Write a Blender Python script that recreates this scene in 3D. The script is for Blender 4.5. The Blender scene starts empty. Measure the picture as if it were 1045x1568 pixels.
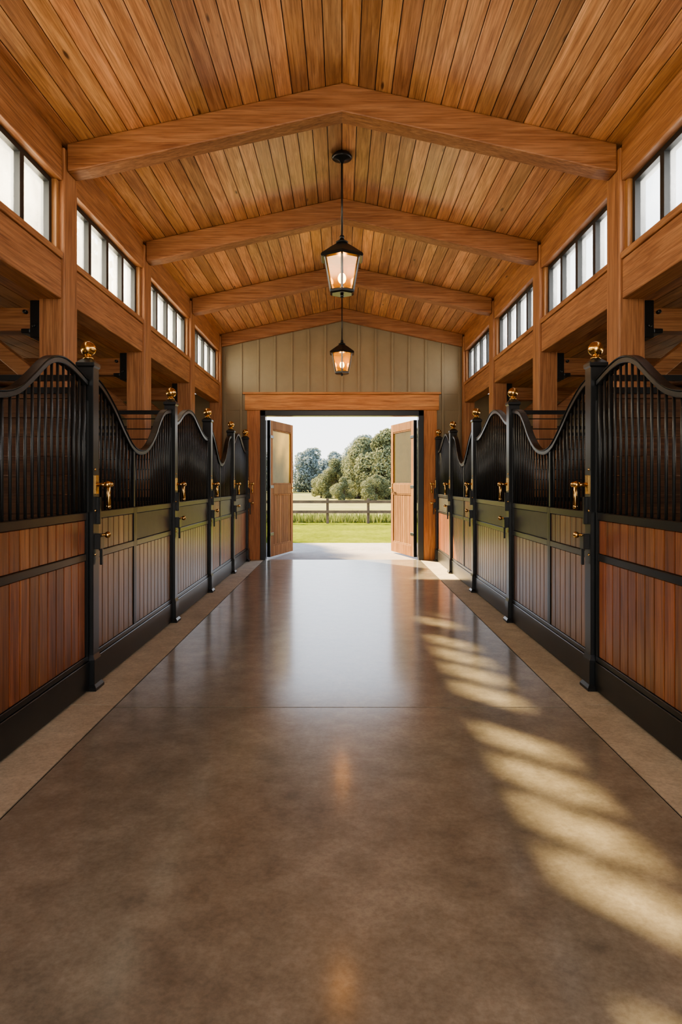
import bpy, math, random
from mathutils import Vector, Matrix
random.seed(7)
scene = bpy.context.scene
COL = scene.collection

# ------------------------------------------------------------------ mesh builder
class MB:
    def __init__(s):
        s.v=[]; s.f=[]; s.m=[]; s.sm=[]
    def add(s, vs, fs, mat=0, smooth=False):
        o=len(s.v); s.v+= [tuple(p) for p in vs]
        for f in fs:
            s.f.append([i+o for i in f]); s.m.append(mat); s.sm.append(smooth)
    def box(s,x0,x1,y0,y1,z0,z1,mat=0):
        x0,x1=min(x0,x1),max(x0,x1); y0,y1=min(y0,y1),max(y0,y1)
        vs=[(x0,y0,z0),(x1,y0,z0),(x1,y1,z0),(x0,y1,z0),(x0,y0,z1),(x1,y0,z1),(x1,y1,z1),(x0,y1,z1)]
        s.add(vs,[(3,2,1,0),(4,5,6,7),(0,1,5,4),(1,2,6,5),(2,3,7,6),(3,0,4,7)],mat)
    def prism(s,pts,axis,a,b,mat=0):
        def mk(p,t):
            if axis=='y': return (p[0],t,p[1])
            if axis=='x': return (t,p[0],p[1])
            return (p[0],p[1],t)
        n=len(pts)
        vs=[mk(p,a) for p in pts]+[mk(p,b) for p in pts]
        fs=[tuple(range(n)),tuple(range(2*n-1,n-1,-1))]
        for i in range(n):
            j=(i+1)%n; fs.append((i,i+n,j+n,j))
        s.add(vs,fs,mat)
    def lathe(s,prof,n,cx=0,cy=0,cz=0,phase=0,mat=0,smooth=False):
        vs=[];fs=[]
        for r,z in prof:
            for i in range(n):
                a=phase+2*math.pi*i/n
                vs.append((cx+r*math.cos(a),cy+r*math.sin(a),cz+z))
        for k in range(len(prof)-1):
            for i in range(n):
                j=(i+1)%n
                fs.append((k*n+i,k*n+j,(k+1)*n+j,(k+1)*n+i))
        fs.append(tuple(range(n-1,-1,-1)))
        fs.append(tuple((len(prof)-1)*n+i for i in range(n)))
        s.add(vs,fs,mat,smooth)
    def sph(s,c,r,mat=0,n=14,sz=1.0):
        prof=[(max(1e-4,r*math.sin(math.pi*k/n)),-r*sz*math.cos(math.pi*k/n)) for k in range(n+1)]
        s.lathe(prof,n+4,c[0],c[1],c[2],0,mat,True)
    def rod(s,p,q,r,mat=0,n=8,phase=0,r2=None,smooth=None):
        p=Vector(p);q=Vector(q);d=(q-p)
        if d.length<1e-6:return
        z=d.normalized()
        up=Vector((0,0,1)) if abs(z.z)<.95 else Vector((0,1,0))
        x=up.cross(z).normalized(); y=z.cross(x)
        r2=r if r2 is None else r2
        vs=[]
        for c,rr in((p,r),(q,r2)):
            for i in range(n):
                a=phase+2*math.pi*i/n
                vs.append(c+x*rr*math.cos(a)+y*rr*math.sin(a))
        fs=[(i,(i+1)%n,(i+1)%n+n,i+n) for i in range(n)]
        fs.append(tuple(range(n-1,-1,-1)));fs.append(tuple(range(n,2*n)))
        s.add(vs,fs,mat,(n>5) if smooth is None else smooth)
    def make(s,name,mats,bevel=0,origin=True,seg=2):
        me=bpy.data.meshes.new(name)
        ox=oy=oz=0
        if origin:
            xs=[p[0] for p in s.v];ys=[p[1] for p in s.v];zs=[p[2] for p in s.v]
            ox=(min(xs)+max(xs))/2;oy=(min(ys)+max(ys))/2;oz=min(zs)
        me.from_pydata([(p[0]-ox,p[1]-oy,p[2]-oz) for p in s.v],[],s.f)
        for m in mats: me.materials.append(m)
        me.polygons.foreach_set('material_index',s.m)
        me.polygons.foreach_set('use_smooth',s.sm)
        me.update()
        import bmesh
        bm=bmesh.new();bm.from_mesh(me);bmesh.ops.recalc_face_normals(bm,faces=bm.faces);bm.to_mesh(me);bm.free()
        ob=bpy.data.objects.new(name,me);COL.objects.link(ob);ob.location=(ox,oy,oz)
        if bevel:
            b=ob.modifiers.new('bevel','BEVEL');b.width=bevel;b.segments=seg;b.limit_method='ANGLE';b.angle_limit=math.radians(50)
        return ob

# ------------------------------------------------------------------ materials
def newmat(name):
    m=bpy.data.materials.new(name);m.use_nodes=True
    nt=m.node_tree;b=nt.nodes['Principled BSDF'];return m,nt,b
def L(nt,a,b): nt.links.new(a,b)
def ramp(nt,fac,stops):
    r=nt.nodes.new('ShaderNodeValToRGB')
    el=r.color_ramp.elements
    while len(el)<len(stops): el.new(0.5)
    for e,(p,c) in zip(el,stops):
        e.position=p;e.color=(c[0],c[1],c[2],1) if len(c)==3 else c
    L(nt,fac,r.inputs[0]);return r.outputs[0]
def noise(nt,vec,scale,detail=4,rough=.5,dist=0):
    n=nt.nodes.new('ShaderNodeTexNoise');n.inputs['Scale'].default_value=scale
    n.inputs['Detail'].default_value=detail;n.inputs['Roughness'].default_value=rough;n.inputs['Distortion'].default_value=dist
    L(nt,vec,n.inputs['Vector']);return n.outputs['Fac']
def math_(nt,op,a,b=None):
    n=nt.nodes.new('ShaderNodeMath');n.operation=op
    for i,x in enumerate((a,b)):
        if x is None: continue
        if isinstance(x,(int,float)): n.inputs[i].default_value=x
        else: L(nt,x,n.inputs[i])
    return n.outputs[0]
def mapping(nt,vec,scale):
    n=nt.nodes.new('ShaderNodeMapping');n.inputs['Scale'].default_value=scale;L(nt,vec,n.inputs['Vector']);return n.outputs[0]
def mix(nt,fac,a,b,mode='MIX'):
    n=nt.nodes.new('ShaderNodeMix');n.data_type='RGBA';n.blend_type=mode
    if isinstance(fac,(int,float)): n.inputs[0].default_value=fac
    else: L(nt,fac,n.inputs[0])
    for idx,x in((6,a),(7,b)):
        if isinstance(x,tuple): n.inputs[idx].default_value=(x[0],x[1],x[2],1)
        else: L(nt,x,n.inputs[idx])
    return n.outputs[2]

def wood(name,light,mid,dark,axis='y',rough=.42,var=.35,knots=True,coat=.0,gs=1.0):
    m,nt,b=newmat(name)
    tc=nt.nodes.new('ShaderNodeTexCoord');oi=nt.nodes.new('ShaderNodeObjectInfo');ge=nt.nodes.new('ShaderNodeNewGeometry')
    off=math_(nt,'ADD',math_(nt,'MULTIPLY',ge.outputs['Random Per Island'],37.0),math_(nt,'MULTIPLY',oi.outputs['Random'],11.0))
    va=nt.nodes.new('ShaderNodeVectorMath');va.operation='ADD';L(nt,tc.outputs['Object'],va.inputs[0]);L(nt,off,va.inputs[1])
    sc={'x':(1,12,12),'y':(12,1,12),'z':(12,12,1)}[axis]
    v=mapping(nt,va.outputs[0],tuple(c*gs for c in sc))
    n1=noise(nt,v,1.0,5,.6,1.2)
    sf={'x':(2.0,75,75),'y':(75,2.0,75),'z':(75,75,2.0)}[axis]
    n2=noise(nt,mapping(nt,va.outputs[0],sf),1.0,4,.65,.3)
    col=ramp(nt,n1,[(.25,dark),(.48,mid),(.72,light)])
    g=ramp(nt,n2,[(.32,(.45,.38,.33)),(.60,(1.05,1.05,1.05))])
    col=mix(nt,.8,col,g,'MULTIPLY')
    hs=nt.nodes.new('ShaderNodeHueSaturation');L(nt,col,hs.inputs['Color'])
    val=math_(nt,'ADD',math_(nt,'MULTIPLY',ge.outputs['Random Per Island'],var*2),1-var)
    L(nt,val,hs.inputs['Value'])
    fr=math_(nt,'FRACT',math_(nt,'MULTIPLY',ge.outputs['Random Per Island'],17.3))
    L(nt,math_(nt,'ADD',math_(nt,'MULTIPLY',fr,.011),.494),hs.inputs['Hue'])
    col=hs.outputs[0]
    if knots:
        ks={'x':(1.2,5,5),'y':(5,1.2,5),'z':(5,5,1.2)}[axis]
        vo=nt.nodes.new('ShaderNodeTexVoronoi');vo.inputs['Scale'].default_value=1.0
        L(nt,mapping(nt,va.outputs[0],ks),vo.inputs['Vector'])
        k=ramp(nt,vo.outputs['Distance'],[(.04,(1,1,1)),(.085,(0,0,0))])
        col=mix(nt,k,col,tuple(c*.3 for c in dark))
    L(nt,col,b.inputs['Base Color'])
    b.inputs['Roughness'].default_value=rough
    b.inputs['Coat Weight'].default_value=coat;b.inputs['Coat Roughness'].default_value=.25
    bp=nt.nodes.new('ShaderNodeBump');bp.inputs['Strength'].default_value=.2;bp.inputs['Distance'].default_value=.004
    L(nt,n2,bp.inputs['Height']);L(nt,bp.outputs[0],b.inputs['Normal'])
    return m
def simple(name,col,rough=.5,metal=0,nscale=8,var=.15,bump=.05,coat=0):
    m,nt,b=newmat(name)
    tc=nt.nodes.new('ShaderNodeTexCoord');n=noise(nt,tc.outputs['Object'],nscale,4,.6)
    c=ramp(nt,n,[(.3,tuple(x*(1-var) for x in col)),(.7,tuple(min(1,x*(1+var)) for x in col))])
    L(nt,c,b.inputs['Base Color'])
    b.inputs['Roughness'].default_value=rough
    b.inputs['Metallic'].default_value=metal;b.inputs['Coat Weight'].default_value=coat
    if bump:
        bp=nt.nodes.new('ShaderNodeBump');bp.inputs['Strength'].default_value=bump;bp.inputs['Distance'].default_value=.01
        L(nt,noise(nt,tc.outputs['Object'],nscale*12,3,.6),bp.inputs['Height']);L(nt,bp.outputs[0],b.inputs['Normal'])
    return m

FL=(.54,.288,.136);FM=(.42,.202,.088);FD=(.28,.118,.048)
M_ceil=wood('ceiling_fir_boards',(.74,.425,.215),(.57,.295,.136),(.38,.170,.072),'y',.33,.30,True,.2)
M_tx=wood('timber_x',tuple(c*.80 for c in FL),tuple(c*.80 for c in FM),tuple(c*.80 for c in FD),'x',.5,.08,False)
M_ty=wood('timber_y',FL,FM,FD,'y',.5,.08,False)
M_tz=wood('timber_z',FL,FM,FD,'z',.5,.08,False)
M_cx=wood('casing_x',(.66,.32,.12),(.54,.23,.078),(.37,.14,.045),'x',.45,.08,False)
M_cz=wood('casing_z',(.66,.32,.12),(.54,.23,.078),(.37,.14,.045),'z',.45,.08,False)
M_stall=wood('stall_boards_mahogany',(.36,.140,.056),(.235,.082,.031),(.12,.038,.014),'z',.38,.33,False,.25)
M_stallgrey=wood('stall_boards_reflect_tint',(.26,.138,.073),(.17,.087,.045),(.09,.043,.022),'z',.36,.30,False,.25)  # grey-olive tint of reflected light, put into the board colour
M_door=wood('door_cedar',(.36,.19,.075),(.26,.13,.05),(.17,.08,.028),'z',.7,.2,False,.0)
M_door.node_tree.nodes['Principled BSDF'].inputs['Specular IOR Level'].default_value=.15
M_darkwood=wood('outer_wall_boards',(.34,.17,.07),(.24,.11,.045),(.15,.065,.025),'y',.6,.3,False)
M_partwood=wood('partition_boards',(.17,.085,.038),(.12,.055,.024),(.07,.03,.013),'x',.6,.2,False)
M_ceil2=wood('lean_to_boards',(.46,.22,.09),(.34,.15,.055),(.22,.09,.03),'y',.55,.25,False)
M_black=simple('black_powder_coated_steel',(.012,.014,.015),.30,.0,4,.1,.0,.0)
M_frame=simple('black_window_frame',(.015,.017,.018),.4,0,8,.1,0)
M_bronze=simple('olive_bronze_panel',(.045,.042,.028),.40,.1,6,.25,.0)
M_brass=simple('polished_brass',(.68,.43,.17),.24,1.0,12,.1,.0)
M_olive=simple('olive_painted_siding',(.275,.225,.140),.5,0,3,.08,.04)
M_gap=simple('dark_joint',(.03,.025,.02),.9)
M_roof=simple('roof_metal',(.10,.10,.10),.5,.3)

# polished concrete: soft cloudy mottling + fine aggregate speckle, even sealer coat
def concrete(name,c0,c1,c2,rough,coat=0.0,cr=.12):
    m,nt,b=newmat(name)
    tc=nt.nodes.new('ShaderNodeTexCoord').outputs['Object']
    n1=noise(nt,mapping(nt,tc,(1,.7,1)),1.1,4,.55,.0)
    n2=noise(nt,tc,6.0,6,.62,.0)
    n3=noise(nt,tc,45,4,.7)
    a=math_(nt,'ADD',math_(nt,'MULTIPLY',n1,.42),math_(nt,'MULTIPLY',n2,.58))
    col=ramp(nt,a,[(.30,c0),(.5,c1),(.70,c2)])
    col=mix(nt,.5,col,ramp(nt,n3,[(.35,(.58,.56,.53)),(.62,(1.05,1.05,1.05))]),'MULTIPLY')
    L(nt,col,b.inputs['Base Color'])
    b.inputs['Roughness'].default_value=rough
    b.inputs['Coat Weight'].default_value=coat;b.inputs['Coat Roughness'].default_value=cr
    return m
M_floor=concrete('polished_concrete',(.155,.135,.100),(.290,.258,.195),(.43,.388,.30),.33,coat=.75,cr=.15)
M_apron=concrete('apron_concrete',(.40,.34,.245),(.54,.47,.345),(.68,.60,.45),.6)
M_pad=concrete('outdoor_concrete',(.28,.24,.20),(.38,.33,.28),(.48,.42,.37),.7)

# window pane: thin glass, partly frosted
def pane(name,tint,ft,tlc=(.9,.9,.86)):
    m,nt,b=newmat(name);nt.nodes.remove(b);out=nt.nodes['Material Output']
    tr=nt.nodes.new('ShaderNodeBsdfTransparent');tr.inputs[0].default_value=(tint[0],tint[1],tint[2],1)
    tl=nt.nodes.new('ShaderNodeBsdfTranslucent');tl.inputs[0].default_value=(*tlc,1)
    gl=nt.nodes.new('ShaderNodeBsdfGlossy');gl.inputs['Roughness'].default_value=.08
    tc=nt.nodes.new('ShaderNodeTexCoord')
    f=ramp(nt,noise(nt,tc.outputs['Object'],2.2,3),[(.35,(ft*.7,)*3),(.65,(min(1,ft*1.3),)*3)])
    m1=nt.nodes.new('ShaderNodeMixShader');L(nt,f,m1.inputs[0]);L(nt,tr.outputs[0],m1.inputs[1]);L(nt,tl.outputs[0],m1.inputs[2])
    m2=nt.nodes.new('ShaderNodeMixShader');m2.inputs[0].default_value=.06;L(nt,m1.outputs[0],m2.inputs[1]);L(nt,gl.outputs[0],m2.inputs[2])
    L(nt,m2.outputs[0],out.inputs['Surface']);return m
M_pane=pane('clerestory_glass',(.97,.97,.95),.18)
M_lglass=pane('lantern_glass',(.80,.60,.34),.24,(.46,.28,.10))
M_dglass=pane('frosted_door_glass',(.50,.43,.22),.8,(.42,.35,.17))
def emis(name,col,s):
    m,nt,b=newmat(name);b.inputs['Base Color'].default_value=(*col,1);b.inputs['Emission Color'].default_value=(*col,1);b.inputs['Emission Strength'].default_value=s;return m
M_bulb=emis('lamp_bulb',(1,.52,.14),28)

# grass / leaves
def grassmat(name,a,b_,c,sc):
    m,nt,b=newmat(name);tc=nt.nodes.new('ShaderNodeTexCoord').outputs['Object']
    n=math_(nt,'ADD',math_(nt,'MULTIPLY',noise(nt,tc,sc,6,.7),.6),math_(nt,'MULTIPLY',noise(nt,mapping(nt,tc,(1,.3,1)),sc*14,4,.7),.4))
    L(nt,ramp(nt,n,[(.35,a),(.5,b_),(.65,c)]),b.inputs['Base Color']);b.inputs['Roughness'].default_value=1
    b.inputs['Specular IOR Level'].default_value=.0
    return m
M_lawn=grassmat('mown_grass',(.09,.112,.012),(.135,.158,.02),(.19,.208,.03),.5)
M_past=grassmat('pasture_grass',(.20,.20,.07),(.26,.25,.10),(.32,.30,.14),.12)
def leafmat(name,a,b_):
    m,nt,b=newmat(name);ge=nt.nodes.new('ShaderNodeNewGeometry')
    c=ramp(nt,ge.outputs['Random Per Island'],[(0,a),(1,b_)])
    L(nt,c,b.inputs['Base Color']);b.inputs['Roughness'].default_value=.7;b.inputs['Specular IOR Level'].default_value=.2
    tl=nt.nodes.new('ShaderNodeBsdfTranslucent');L(nt,c,tl.inputs[0])
    ms=nt.nodes.new('ShaderNodeMixShader');ms.inputs[0].default_value=.35
    L(nt,b.outputs[0],ms.inputs[1]);L(nt,tl.outputs[0],ms.inputs[2]);L(nt,ms.outputs[0],nt.nodes['Material Output'].inputs['Surface'])
    return m
M_leaf=leafmat('tree_leaves_hazed',(.15,.17,.09),(.27,.285,.16))  # paled and greyed to put haze into the leaf colour
M_leafd=leafmat('distant_leaves_hazed',(.25,.30,.28),(.34,.39,.37))  # aerial haze painted in as a bluish leaf tint
M_bark=simple('bark',(.09,.065,.045),.9,0,5,.3,.4)
M_blade=leafmat('tall_grass_blades',(.10,.14,.03),(.24,.26,.09))
M_fence=simple('weathered_fence_wood',(.13,.09,.065),.8,0,5,.3,.2)

# ------------------------------------------------------------------ constants
YB=-3.4; YE=13.4           # barn interior ends
XT=2.35                    # timber inner face
XS=1.86                    # stall front line
APEX=4.92; SL=(4.92-4.40)/2.35
def zc(x): return APEX-SL*abs(x)
TR=[-1.6,.92,3.42,5.92,8.27,10.77]   # frame centres
# ------------------------------------------------------------------ floor
b=MB()
b.box(-1.53,1.53,YB,YE,-.12,-.006,2)
b.box(-1.524,1.524,YB,4.564,-.10,0,0)
b.box(-1.524,1.524,4.576,YE,-.10,0,0)
for s in(-1,1):
    b.box(s*1.533,s*5.6,YB,YE,-.12,-.006,2)
    ys=[YB,-.2,2.2,4.62,7.0,9.4,11.8,YE]
    for i in range(len(ys)-1):
        b.box(s*1.536,s*2.05,ys[i]+.004,ys[i+1]-.004,-.10,.0,1)
    b.box(s*2.052,s*5.6,YB,YE,-.10,-.001,1)
floor=b.make('floor',[M_floor,M_apron,M_gap])
# outdoors
b=MB();b.box(-7,7,YE+.01,17.3,-.12,-.012,0);b.make('concrete_apron_path',[M_pad])
b=MB();b.box(-45,45,17.31,27.5,-.2,-.03,0);b.make('lawn_ground',[M_lawn])
b=MB();b.box(-150,150,27.51,260,-.2,-.04,0)
b.box(-150,-5.7,-60,17.3,-.2,-.04,0);b.box(5.7,150,-60,17.3,-.2,-.04,0);b.box(-150,-45.01,17.31,27.5,-.2,-.04,0);b.box(45.01,150,17.31,27.5,-.2,-.04,0)
b.box(-5.69,5.69,-60,YB-.01,-.2,-.04,1)
b.make('pasture_ground',[M_past,M_pad])

# ------------------------------------------------------------------ ceiling
b=MB()
XO=2.68
nb=19;w=XO/nb
for s in(-1,1):
    for i in range(nb):
        xa=i*w;xb=(i+1)*w
        cuts=[YB]+[t for t in TR]+[YE+.35]
        for k in range(len(cuts)-1):
            g=.0035
            pts=[(s*(xa+g),zc(xa+g)),(s*(xb-g),zc(xb-g)),(s*(xb-g),zc(xb-g)+.02),(s*(xa+g),zc(xa+g)+.02)]
            b.prism(pts,'y',cuts[k]+.0005,cuts[k+1]-.0005,0)
    b.prism([(0,APEX+.02),(s*XO,zc(XO)+.02),(s*XO,zc(XO)+.10),(0,APEX+.10)],'y',YB,YE+.35,1)
b.make('ceiling',[M_ceil,M_roof],bevel=.003,seg=1)
def zl(x): return 3.34-(x-2.6)*.12
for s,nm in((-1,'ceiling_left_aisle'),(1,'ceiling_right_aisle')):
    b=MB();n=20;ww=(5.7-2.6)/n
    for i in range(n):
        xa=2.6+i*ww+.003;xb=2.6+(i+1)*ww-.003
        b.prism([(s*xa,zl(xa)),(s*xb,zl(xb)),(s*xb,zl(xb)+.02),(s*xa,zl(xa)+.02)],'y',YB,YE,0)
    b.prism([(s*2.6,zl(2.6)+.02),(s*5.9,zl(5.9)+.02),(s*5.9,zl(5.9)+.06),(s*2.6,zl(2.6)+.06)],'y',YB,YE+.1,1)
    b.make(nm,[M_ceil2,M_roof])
# ------------------------------------------------------------------ walls
b=MB()
for s in(-1,1):
    b.box(s*1.6,s*5.6,YE,YE+.15,0,2.93,0)
b.box(-5.6,5.6,YE,YE+.15,2.93,3.25,0)
b.prism([(-2.62,3.25),(2.62,3.25),(2.62,zc(2.62)),(0,APEX),(-2.62,zc(2.62))],'y',YE,YE+.15,0)
x=-2.31
while x<2.35:
    zt=zc(x)-.02
    zb=3.28 if abs(x)<1.9 else .0
    b.box(x-.022,x+.022,YE-.018,YE,zb,zt,0)
    x+=.33
b.make('wall_back',[M_olive],bevel=.003,seg=1)
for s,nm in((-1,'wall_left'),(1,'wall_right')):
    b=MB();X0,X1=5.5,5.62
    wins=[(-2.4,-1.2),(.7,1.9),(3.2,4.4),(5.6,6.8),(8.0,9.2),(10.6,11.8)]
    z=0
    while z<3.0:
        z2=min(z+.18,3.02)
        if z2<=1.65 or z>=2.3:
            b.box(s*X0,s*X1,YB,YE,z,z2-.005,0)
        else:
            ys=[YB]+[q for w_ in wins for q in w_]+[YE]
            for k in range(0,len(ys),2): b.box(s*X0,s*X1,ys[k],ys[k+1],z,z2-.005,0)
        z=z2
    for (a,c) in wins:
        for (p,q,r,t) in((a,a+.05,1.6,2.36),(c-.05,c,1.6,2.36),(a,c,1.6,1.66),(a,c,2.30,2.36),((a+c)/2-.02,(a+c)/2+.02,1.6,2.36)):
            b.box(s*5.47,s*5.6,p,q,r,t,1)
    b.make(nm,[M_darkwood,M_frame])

# ------------------------------------------------------------------ timber frames
for t in TR:
    h=.14
    for s in(-1,1):
        b=MB()
        b.box(s*XT,s*2.57,t-h,t+h,0,zc(2.57)-.005,0)
        b.make('timber_post',[M_tz],bevel=.012)
        b=MB()
        b.box(s*2.575,s*5.49,t-.09,t+.09,2.80,3.0,0)
        b.prism([(s*2.575,2.25),(s*2.575,2.42),(s*3.05,2.80),(s*3.22,2.80)],'y',t-.06,t+.06,0)
        b.box(s*2.572,s*2.66,t-.11,t+.11,2.74,3.06,1)
        b.box(s*2.66,s*2.74,t-.105,t+.105,2.78,2.82,1)
        b.rod((s*2.70,t-.13,2.96),(s*2.70,t+.13,2.96),.018,1)
        b.rod((s*2.62,t-.13,2.84),(s*2.62,t+.13,2.84),.018,1)
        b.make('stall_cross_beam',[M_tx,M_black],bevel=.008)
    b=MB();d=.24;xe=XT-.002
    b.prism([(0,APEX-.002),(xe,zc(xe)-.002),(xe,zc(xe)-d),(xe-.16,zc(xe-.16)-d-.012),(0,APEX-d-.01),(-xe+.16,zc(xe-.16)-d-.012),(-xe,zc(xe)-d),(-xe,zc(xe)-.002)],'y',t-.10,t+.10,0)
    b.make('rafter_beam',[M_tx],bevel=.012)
b=MB()
b.prism([(0,APEX-.002),(XT,zc(XT)-.002),(XT,zc(XT)-.24),(0,APEX-.25),(-XT,zc(XT)-.24),(-XT,zc(XT)-.002)],'y',YE-.12,YE-.02,0)
b.make('rafter_beam',[M_tx],bevel=.01)
for s in(-1,1):
    b=MB();b.box(s*XT,s*2.57,YE-.20,YE-.02,0,zc(2.57)-.005,0);b.make('timber_post',[M_tz],bevel=.012)
ends=[YB]+TR+[YE-.06]
wi=1
for s in(-1,1):
    for k in range(len(ends)-1):
        a=ends[k]+(.141 if k>0 else 0);c=ends[k+1]-.141
        b=MB()
        b.box(s*2.375,s*2.56,a,c,3.06,3.395,0)
        b.box(s*2.36,s*2.58,a,c,3.397,3.455,0)
        b.make('header_beam',[M_ty],bevel=.008)
        b=MB()
        b.prism([(s*2.37,4.06),(s*2.57,4.06),(s*2.57,zc(2.57)-.003),(s*2.37,zc(2.37)-.003)],'y',a,c,0)
        b.make('eave_beam',[M_ty],bevel=.008)
        b=MB();z0,z1=3.456,4.058
        xa,xb=2.44,2.53
        b.box(s*xa,s*xb,a,c,z0,z0+.045,0);b.box(s*xa,s*xb,a,c,z1-.045,z1,0)
        b.box(s*2.40,s*2.55,a,a+.05,z0,z1,2);b.box(s*2.40,s*2.55,c-.05,c,z0,z1,2)
        a2,c2=a+.05,c-.05
        b.box(s*xa,s*xb,a2,a2+.05,z0+.045,z1-.045,0);b.box(s*xa,s*xb,c2-.05,c2,z0+.045,z1-.045,0)
        n=4
        for i in range(1,n):
            y=a2+(c2-a2)*i/n
            b.box(s*xa,s*xb,y-.034,y+.034,z0+.045,z1-.045,0)
        for i in range(n):
            ya=a2+(c2-a2)*i/n+.034;yb=a2+(c2-a2)*(i+1)/n-.034
            b.box(s*(xa+.045),s*(xa+.05),ya,yb,z0+.045,z1-.045,1)
        b.make('window_%d'%wi,[M_frame,M_pane,M_tz]);wi+=1

# ------------------------------------------------------------------ stall fronts
def crom(tab,t):
    n=len(tab)
    if t<=tab[0][0]: return tab[0][1]
    if t>=tab[-1][0]: return tab[-1][1]
    for i in range(n-1):
        if tab[i][0]<=t<=tab[i+1][0]:
            x0,y0=tab[i];x1,y1=tab[i+1];h=x1-x0
            m0=(tab[i+1][1]-tab[i-1][1])/(tab[i+1][0]-tab[i-1][0]) if i>0 else (y1-y0)/h
            m1=(tab[i+2][1]-tab[i][1])/(tab[i+2][0]-tab[i][0]) if i<n-2 else (y1-y0)/h
            u=(t-x0)/h
            return (2*u**3-3*u*u+1)*y0+(u**3-2*u*u+u)*h*m0+(-2*u**3+3*u*u)*y1+(u**3-u*u)*h*m1
DIP=[(0,2.29),(.08,2.24),(.2,2.11),(.31,1.95),(.41,1.83),(.51,1.795),(.62,1.84),(.72,1.97),(.80,2.13),(.88,2.24),(1,2.29)]
HUMP=[(0,2.17),(.1,2.20),(.25,2.32),(.38,2.375),(.5,2.36),(.65,2.26),(.8,2.16),(.9,2.12),(1,2.11)]
NEAR=[(0,2.24),(.12,2.31),(.2,2.325),(.28,2.28),(.38,2.14),(.45,2.05),(.53,2.0),(.64,1.99),(.78,2.07),(.88,2.19),(1,2.26)]
NEAR=[(1-t,z) for t,z in NEAR][::-1]
POSTS=[-2.3,.12,2.55,5.0,7.42,9.44,11.42,13.14]
def stall(s,y0,y1,tab,gate,near,wm):
    b=MB();a=y0+.0725;c=y1-.0725;Ln=c-a
    T=.025
    def bx(ya,yb,za,zb,m,t=T,o=0): b.box(s*(XS-t-o),s*(XS+t-o),ya,yb,za,zb,m)
    bx(a,c,.012,.215,0,.035)
    bx(a,c,.217,.255,0,.028)
    segs=[(a,c)]
    if gate:
        mid=a+Ln*.43;segs=[(a,mid),(mid,c)]
    for si,(p,q) in enumerate(segs):
        st=.04
        bx(p,p+st,.256,1.29,0,.028);bx(q-st,q,.256,1.29,0,.028)
        for za,zb in((.945,.995),(1.235,1.29)):
            bx(p+st,q-st,za,zb,0,.028)
        n=max(2,round((q-p-2*st)/.125));w=(q-p-2*st)/n
        plain=(gate and si==1) or (not gate and not near)
        for i in range(n):
            ya=p+st+i*w+.005;yb=ya+w-.010
            bx(ya,yb,.256,.944,1,.019)
            if not plain: bx(ya,yb,.996,1.234,1,.019)
        if plain: bx(p+st,q-st,.996,1.234,2,.014)
        bx(p+st,q-st,.256,1.234,0,.008)
    N=48
    ys=[a+Ln*i/N for i in range(N+1)]
    zs=[crom(tab,i/N) for i in range(N+1)]
    def sweep(hw,zt,zb,x_off=0):
        vs=[];fs=[]
        for i,(y,z) in enumerate(zip(ys,zs)):
            j0=max(0,i-1);j1=min(N,i+1)
            dy=ys[j1]-ys[j0];dz=zs[j1]-zs[j0];l=math.hypot(dy,dz);ny,nz=-dz/l,dy/l
            if i in(0,N): ny,nz=0,1
            for (xx,o) in((-hw,zb),(hw,zb),(hw,zt),(-hw,zt)):
                vs.append((s*(XS)+xx,y+ny*o,z+nz*o))
        for i in range(N):
            for k in range(4):
                k2=(k+1)%4
                fs.append((i*4+k,i*4+k2,(i+1)*4+k2,(i+1)*4+k))
        fs.append((0,1,2,3));fs.append((N*4+3,N*4+2,N*4+1,N*4))
        b.add(vs,fs,0)
    sweep(.026,.0,-.036)
    sweep(.033,.010,.001)
    nb=round(Ln/.092)
    for i in range(nb+1):
        y=a+.01+(Ln-.02)*i/nb
        z=crom(tab,(y-a)/Ln)-.03
        b.rod((s*XS,y,1.29),(s*XS,y,z),.0098 if 0<i<nb else .016,0,8)
    if gate:
        z=crom(tab,(mid-a)/Ln)-.03
        b.box(s*(XS-.02),s*(XS+.02),mid-.02,mid+.02,1.29,z,0)
    ob=b.make('stall_gate' if gate else 'stall_panel',[M_black,wm,M_bronze],bevel=.004,seg=1)
    return ob
def latch(b,s,y):
    f=XS-.056
    X=lambda o: s*(f-o)
    b.box(X(0),X(.012),y-.03,y+.03,1.42,1.56,1)
    b.rod((X(.01),y,1.49),(X(.075),y,1.49),.013,1)
    b.sph((X(.085),y,1.49),.027,1,10)
    b.rod((X(.06),y,1.49),(X(.06),y+.13,1.49),.011,1)
    b.sph((X(.06),y+.14,1.49),.022,1,10)
    b.rod((X(.06),y+.10,1.48),(X(.06),y+.10,1.33),.012,1,10,0,.016)
    b.sph((X(.06),y+.10,1.325),.018,1,10)
    b.box(X(0),X(.03),y+.0,y+.03,1.20,1.40,0)
    b.box(X(0),X(.045),y-.035,y+.05,1.02,1.13,0)
    b.rod((X(.03),y,1.12),(X(.07),y+.03,1.12),.010,1)
    b.sph((X(.075),y+.035,1.12),.024,1,10)
    b.rod((X(.04),y+.05,1.12),(X(.04),y+.12,1.12),.010,1)
    b.box(X(.02),X(.04),y+.02,y+.045,.90,1.03,0)
    for zz in(.98,1.30,1.60): b.sph((X(.0),y-.02,zz),.010,1,6)
r2=math.sqrt(2)
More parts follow.
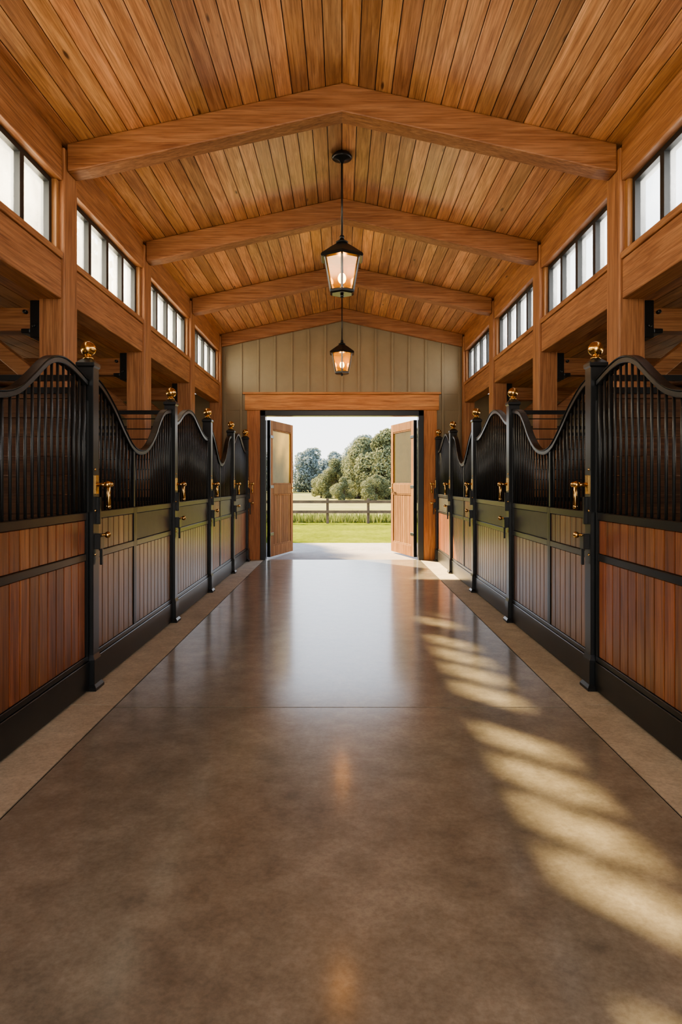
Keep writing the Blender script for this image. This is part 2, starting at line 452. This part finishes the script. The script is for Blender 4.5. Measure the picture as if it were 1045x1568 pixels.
for s in(-1,1):
    for y in POSTS:
        b=MB()
        pr=[(.088,0),(.088,.022),(.072,.045),(.070,.22),(.058,.255),(.058,2.34),(.068,2.352),(.068,2.375),(.052,2.39),(.036,2.405)]
        b.lathe([(r*r2,z) for r,z in pr],4,s*XS,y,0,math.pi/4,0)
        b.box(s*(XS-.02),s*(XS+.02),y-.0715,y+.0715,.25,2.1,0)
        b.lathe([(.030,2.404),(.038,2.41),(.038,2.42),(.018,2.428),(.018,2.435),(.03,2.44)],20,s*XS,y,0,0,1,True)
        b.sph((s*XS,y,2.483),.055,1,18)
        latch(b,s,y)
        b.make('stall_post',[M_black,M_brass],bevel=.003,seg=1)
    for k in range(len(POSTS)-1):
        y0,y1=POSTS[k],POSTS[k+1]
        if y1<=5.01: stall(s,y0,y1,NEAR,False,True,M_stall)
        elif k in(3,5): stall(s,y0,y1,DIP,True,False,M_stallgrey if k==3 else M_stall)
        else: stall(s,y0,y1,HUMP,False,False,M_stallgrey if k==4 else M_stall)
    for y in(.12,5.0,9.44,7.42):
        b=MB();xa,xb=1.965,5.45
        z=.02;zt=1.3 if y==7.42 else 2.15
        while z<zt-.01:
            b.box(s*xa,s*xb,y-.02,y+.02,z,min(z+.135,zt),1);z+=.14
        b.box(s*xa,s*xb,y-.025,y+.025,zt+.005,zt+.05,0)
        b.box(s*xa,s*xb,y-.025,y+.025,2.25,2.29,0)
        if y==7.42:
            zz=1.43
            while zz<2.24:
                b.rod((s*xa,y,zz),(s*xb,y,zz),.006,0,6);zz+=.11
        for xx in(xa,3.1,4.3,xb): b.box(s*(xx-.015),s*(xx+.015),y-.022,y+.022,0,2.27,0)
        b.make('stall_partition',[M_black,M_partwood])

# ------------------------------------------------------------------ door opening
b=MB()
for s in(-1,1):
    b.box(s*1.60,s*1.86,YE-.045,YE-.001,0,2.93,0)
b.box(-1.9,1.9,YE-.06,YE-.001,2.93,3.24,1)
b.box(-1.94,1.94,YE-.09,YE-.001,3.24,3.28,1)
b.make('trim_1',[M_cz,M_cx],bevel=.006)
b=MB()
for s in(-1,1): b.box(s*1.50,s*1.598,YE-.06,YE+.17,0,2.92,0)
b.box(-1.598,1.598,YE-.06,YE+.17,2.82,2.92,0)
b.make('trim_2',[M_black],bevel=.004)
def leaf(s,idx):
    b=MB();W=1.30;H=2.76;t=.03
    st=.13
    b.box(0,st,-t,t,.03,H,0);b.box(W-st,W,-t,t,.03,H,0)
    for za,zb in((.03,.24),(1.28,1.48),(H-.17,H)): b.box(st,W-st,-t,t,za,zb,1)
    n=8;w=(W-2*st)/n
    for i in range(n): b.box(st+i*w+.003,st+(i+1)*w-.003,-.015,.015,.24,1.28,0)
    b.box(st,W-st,-.006,.006,1.48,H-.17,2)
    for za,zb in((.24,.265),(1.255,1.28),(1.48,1.505),(H-.195,H-.17)):
        b.box(st,W-st,-.024,.024,za,zb,0)
    for za in(.45,1.4,2.4):
        b.box(-.03,.16,-t-.008,t+.008,za,za+.06,3)
    b.box(-.035,-.002,-.035,.035,.03,H,3)
    for q in(-1,1):
        b.box(W-.09,W-.04,q*t,q*(t+.01),1.3,1.5,4)
        b.rod((W-.065,q*t,1.4),(W-.065,q*(t+.07),1.4),.012,4);b.rod((W-.065,q*(t+.065),1.4),(W-.19,q*(t+.065),1.4),.011,4)
    ob=b.make('door_%d'%idx,[M_door,M_door,M_dglass,M_black,M_brass],bevel=.004,origin=False,seg=1)
    ob.location=(s*1.455,YE+.22,0)
    ang=math.radians(74);ob.rotation_euler=(0,0,ang if s<0 else math.pi-ang)
leaf(-1,1);leaf(1,2)

# ------------------------------------------------------------------ pendant lanterns
def lantern(y):
    b=MB();z0=3.45
    P=lambda r,z,i:(r*math.cos(math.pi/6+i*math.pi/3),y+r*math.sin(math.pi/6+i*math.pi/3),z0+z)
    ph=math.pi/6
    b.lathe([(.115,.0),(.140,.012),(.140,.035),(.122,.045)],6,0,y,z0,ph,0)
    b.lathe([(.185,.355),(.24,.36),(.25,.375),(.24,.395),(.13,.475),(.07,.515),(.05,.53)],6,0,y,z0,ph,0)
    b.lathe([(.06,.53),(.065,.54),(.03,.56),(.02,.58)],12,0,y,z0,0,0,True)
    b.sph((0,y,z0+.59),.025,0,10)
    for i in range(6):
        b.rod(P(.130,.04,i),P(.198,.36,i),.012,0,4)
        a=P(.122,.045,i);c=P(.122,.045,i+1);d=P(.190,.355,i+1);e=P(.190,.355,i)
        b.add([a,c,d,e],[(0,1,2,3)],1)
    b.lathe([(.035,.03),(.035,.05),(.02,.06),(.02,.11)],10,0,y,z0,0,0,True)
    b.sph((0,y,z0+.165),.042,2,12,1.35)
    b.sph((0,y,z0-.015),.02,0,8)
    b.rod((0,y,z0+.60),(0,y,APEX-.06),.010,0,8)
    b.lathe([(.02,-.11),(.03,-.09),(.095,-.075),(.105,-.065),(.105,-.045),(.08,-.018)],20,0,y,APEX,0,0,True)
    ob=b.make('pendant_lantern',[M_black,M_lglass,M_bulb])
    li=bpy.data.lights.new('lantern_light','POINT');li.energy=10;li.color=(1,.52,.18);li.shadow_soft_size=.05
    lo=bpy.data.objects.new('lantern_light',li);COL.objects.link(lo);lo.parent=ob
    lo.location=(0,0,.29)
lantern(7.05);lantern(12.2)

# ------------------------------------------------------------------ fence
b=MB();y=26
x=-30
while x<=30:
    b.box(x-.05,x+.05,y-.05,y+.05,-.04,.92,0)
    x+=1.55
for z in(.36,.74):
    b.box(-30,30,y-.09,y-.055,z,z+.11,0)
b.make('paddock_fence',[M_fence])
b=MB()
for i in range(9000):
    x=random.uniform(-12,12);yy=26.4+min(3.5,abs(random.gauss(0,1.4)));h=random.uniform(.12,.4);a=random.uniform(0,math.pi)
    dx=.03*math.cos(a);dy=.03*math.sin(a);lx=random.uniform(-.1,.1)
    b.add([(x-dx,yy-dy,-.04),(x+dx,yy+dy,-.04),(x+lx,yy,h)],[(0,1,2)],0)
b.make('tall_grass',[M_blade])

# ------------------------------------------------------------------ trees
def tree_mesh(name,R,H,mat,seed,nl,ls,low=.28):
    rnd=random.Random(seed);b=MB()
    b.rod((0,0,-.1),(0,0,H*.55),.05*R+.12,0,10,0,.1)
    blobs=[]
    nb=22
    for i in range(nb):
        a=rnd.uniform(0,2*math.pi);u=i/(nb-1)
        z=H*(low+(.90-low)*u);env=math.sin(math.pi*min(1,.25+.72*u))
        rr=R*.72*math.sqrt(rnd.random())*env
        br=R*rnd.uniform(.26,.42)*(.55+.45*env)
        blobs.append((Vector((rr*math.cos(a),rr*math.sin(a),z)),br))
        b.rod((0,0,H*.2+u*H*.2),blobs[-1][0],.08,0,6,0,.03)
    for i in range(nl):
        c,br=blobs[rnd.randrange(len(blobs))]
        d=Vector((rnd.gauss(0,1),rnd.gauss(0,1),rnd.gauss(0,1)+.15)).normalized()
        p=c+d*br*rnd.uniform(.72,1.1)
        n=(d+Vector((rnd.gauss(0,.5),rnd.gauss(0,.5),rnd.gauss(0,.5)))).normalized()
        t=n.orthogonal().normalized();t.rotate(Matrix.Rotation(rnd.uniform(0,6.28),3,n));q=n.cross(t)
        s=ls*rnd.uniform(.6,1.3)
        b.add([p-t*s,p-q*s*.5,p+t*s,p+q*s*.5],[(0,1,2,3)],1)
    me=bpy.data.meshes.new(name);me.from_pydata(b.v,[],b.f);me.materials.append(M_bark);me.materials.append(mat)
    me.polygons.foreach_set('material_index',b.m);me.update();return me
tA=[tree_mesh('tree_a%d'%i,3.6,7.0,M_leaf,i,12000,.15,.10) for i in range(3)]
tS=tree_mesh('tree_shade',3.6,7.0,M_leaf,9,9000,.17,.34)
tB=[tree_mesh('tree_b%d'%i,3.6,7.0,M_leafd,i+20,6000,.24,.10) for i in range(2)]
def put(me,x,y,s,sz=1.0,nm='tree'):
    o=bpy.data.objects.new(nm,me);COL.objects.link(o);o.location=(x,y,-.05);o.scale=(s,s,s*sz);o.rotation_euler=(0,0,random.uniform(0,6.28));return o
for i,(x,y,s,sz) in enumerate([(4.4,66,.95,1.02),(1.6,68,.78,1.0),(8.2,68,1.05,1.0),(-.6,70,.58,1.0),(12.0,70,1.1,1),(16.5,73,1.2,1),(2.6,74,.98,.95),(6.3,60,.5,.8),(3.0,61,.42,.8),(0.2,63,.36,.85),(-2.2,72,.40,.9),(5.5,76,1.05,1.0),(21,72,1.2,1),(-16,60,1.2,1),(-21,64,1.3,1)]):
    put(tA[i%3],x,y,s,sz)
for i in range(18):
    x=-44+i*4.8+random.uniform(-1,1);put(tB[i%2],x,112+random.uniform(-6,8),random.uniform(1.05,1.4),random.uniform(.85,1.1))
# unseen trees added left of the barn to block sun from the far bays
for (x,y,s,sz) in((-9.8,21.0,1.0,1.80),(-11.5,26.5,1.15,1.5)):
    put(tS,x,y,s,sz)
put(tS,13.5,10,1.1,1.2);put(tS,12.5,1,1.0,1.1)

# ------------------------------------------------------------------ lights
W=bpy.data.worlds.new('sky');scene.world=W;W.use_nodes=True;nt=W.node_tree
bg=nt.nodes['Background']
tc=nt.nodes.new('ShaderNodeTexCoord');sp=nt.nodes.new('ShaderNodeSeparateXYZ');L(nt,tc.outputs['Generated'],sp.inputs[0])
c=ramp(nt,sp.outputs['Z'],[(0,(1.0,.96,.90)),(.10,(.93,.96,1.0)),(.6,(.50,.66,.93))])
L(nt,c,bg.inputs['Color']);bg.inputs['Strength'].default_value=2.3
sd=bpy.data.lights.new('sun','SUN');sd.energy=23;sd.angle=math.radians(1.6);sd.color=(1,.76,.43)
so=bpy.data.objects.new('sun',sd);COL.objects.link(so)
d=Vector((.93,-1.03,-1));so.rotation_euler=d.to_track_quat('-Z','Y').to_euler();so.location=(-12,15,20)
def area(name,loc,dirv,sx,sy,e,col):
    a=bpy.data.lights.new(name,'AREA');a.shape='RECTANGLE';a.size=sx;a.size_y=sy;a.energy=e;a.color=col
    o=bpy.data.objects.new(name,a);COL.objects.link(o);o.location=loc;o.rotation_euler=Vector(dirv).to_track_quat('-Z','Y').to_euler();return o
for k in range(len(ends)-1):
    yc=(ends[k]+ends[k+1])/2
    for s,cc,e in((-1,(1,.88,.69),56),(1,(.98,.93,.90),38)):
        area('added_window_fill',(s*2.9,yc,3.85),(-s,0,0),2.1,.7,e,cc)  # extra area lamps added outside the panes to brighten the interior
for s in(-1,1):
    for (a_,c_) in wins[2:]:
        area('added_stall_fill',(s*5.7,(a_+c_)/2,1.98),(-s,0,.25),1.1,.6,15,(1,.9,.75))  # fill lamps added behind the outer openings to lift the dark stalls
area('added_rear_fill',(0,YB+.3,2.3),(0,1,.05),4.0,3.4,110,(1,.88,.72))  # unseen fill lamp added behind the camera, facing down the aisle

# ------------------------------------------------------------------ camera
cd=bpy.data.cameras.new('camera');cd.sensor_fit='VERTICAL';cd.sensor_height=36;cd.lens=24
cd.shift_y=-44/1568;cd.shift_x=-1.5/1568;cd.clip_end=500
co=bpy.data.objects.new('camera',cd);COL.objects.link(co);co.location=(0,0,1.5);co.rotation_euler=(math.radians(90),0,0)
scene.camera=co
scene.view_settings.view_transform='AgX'
try: scene.view_settings.look='AgX - Medium High Contrast'
except Exception as e: print(e)
scene.view_settings.exposure=0.42
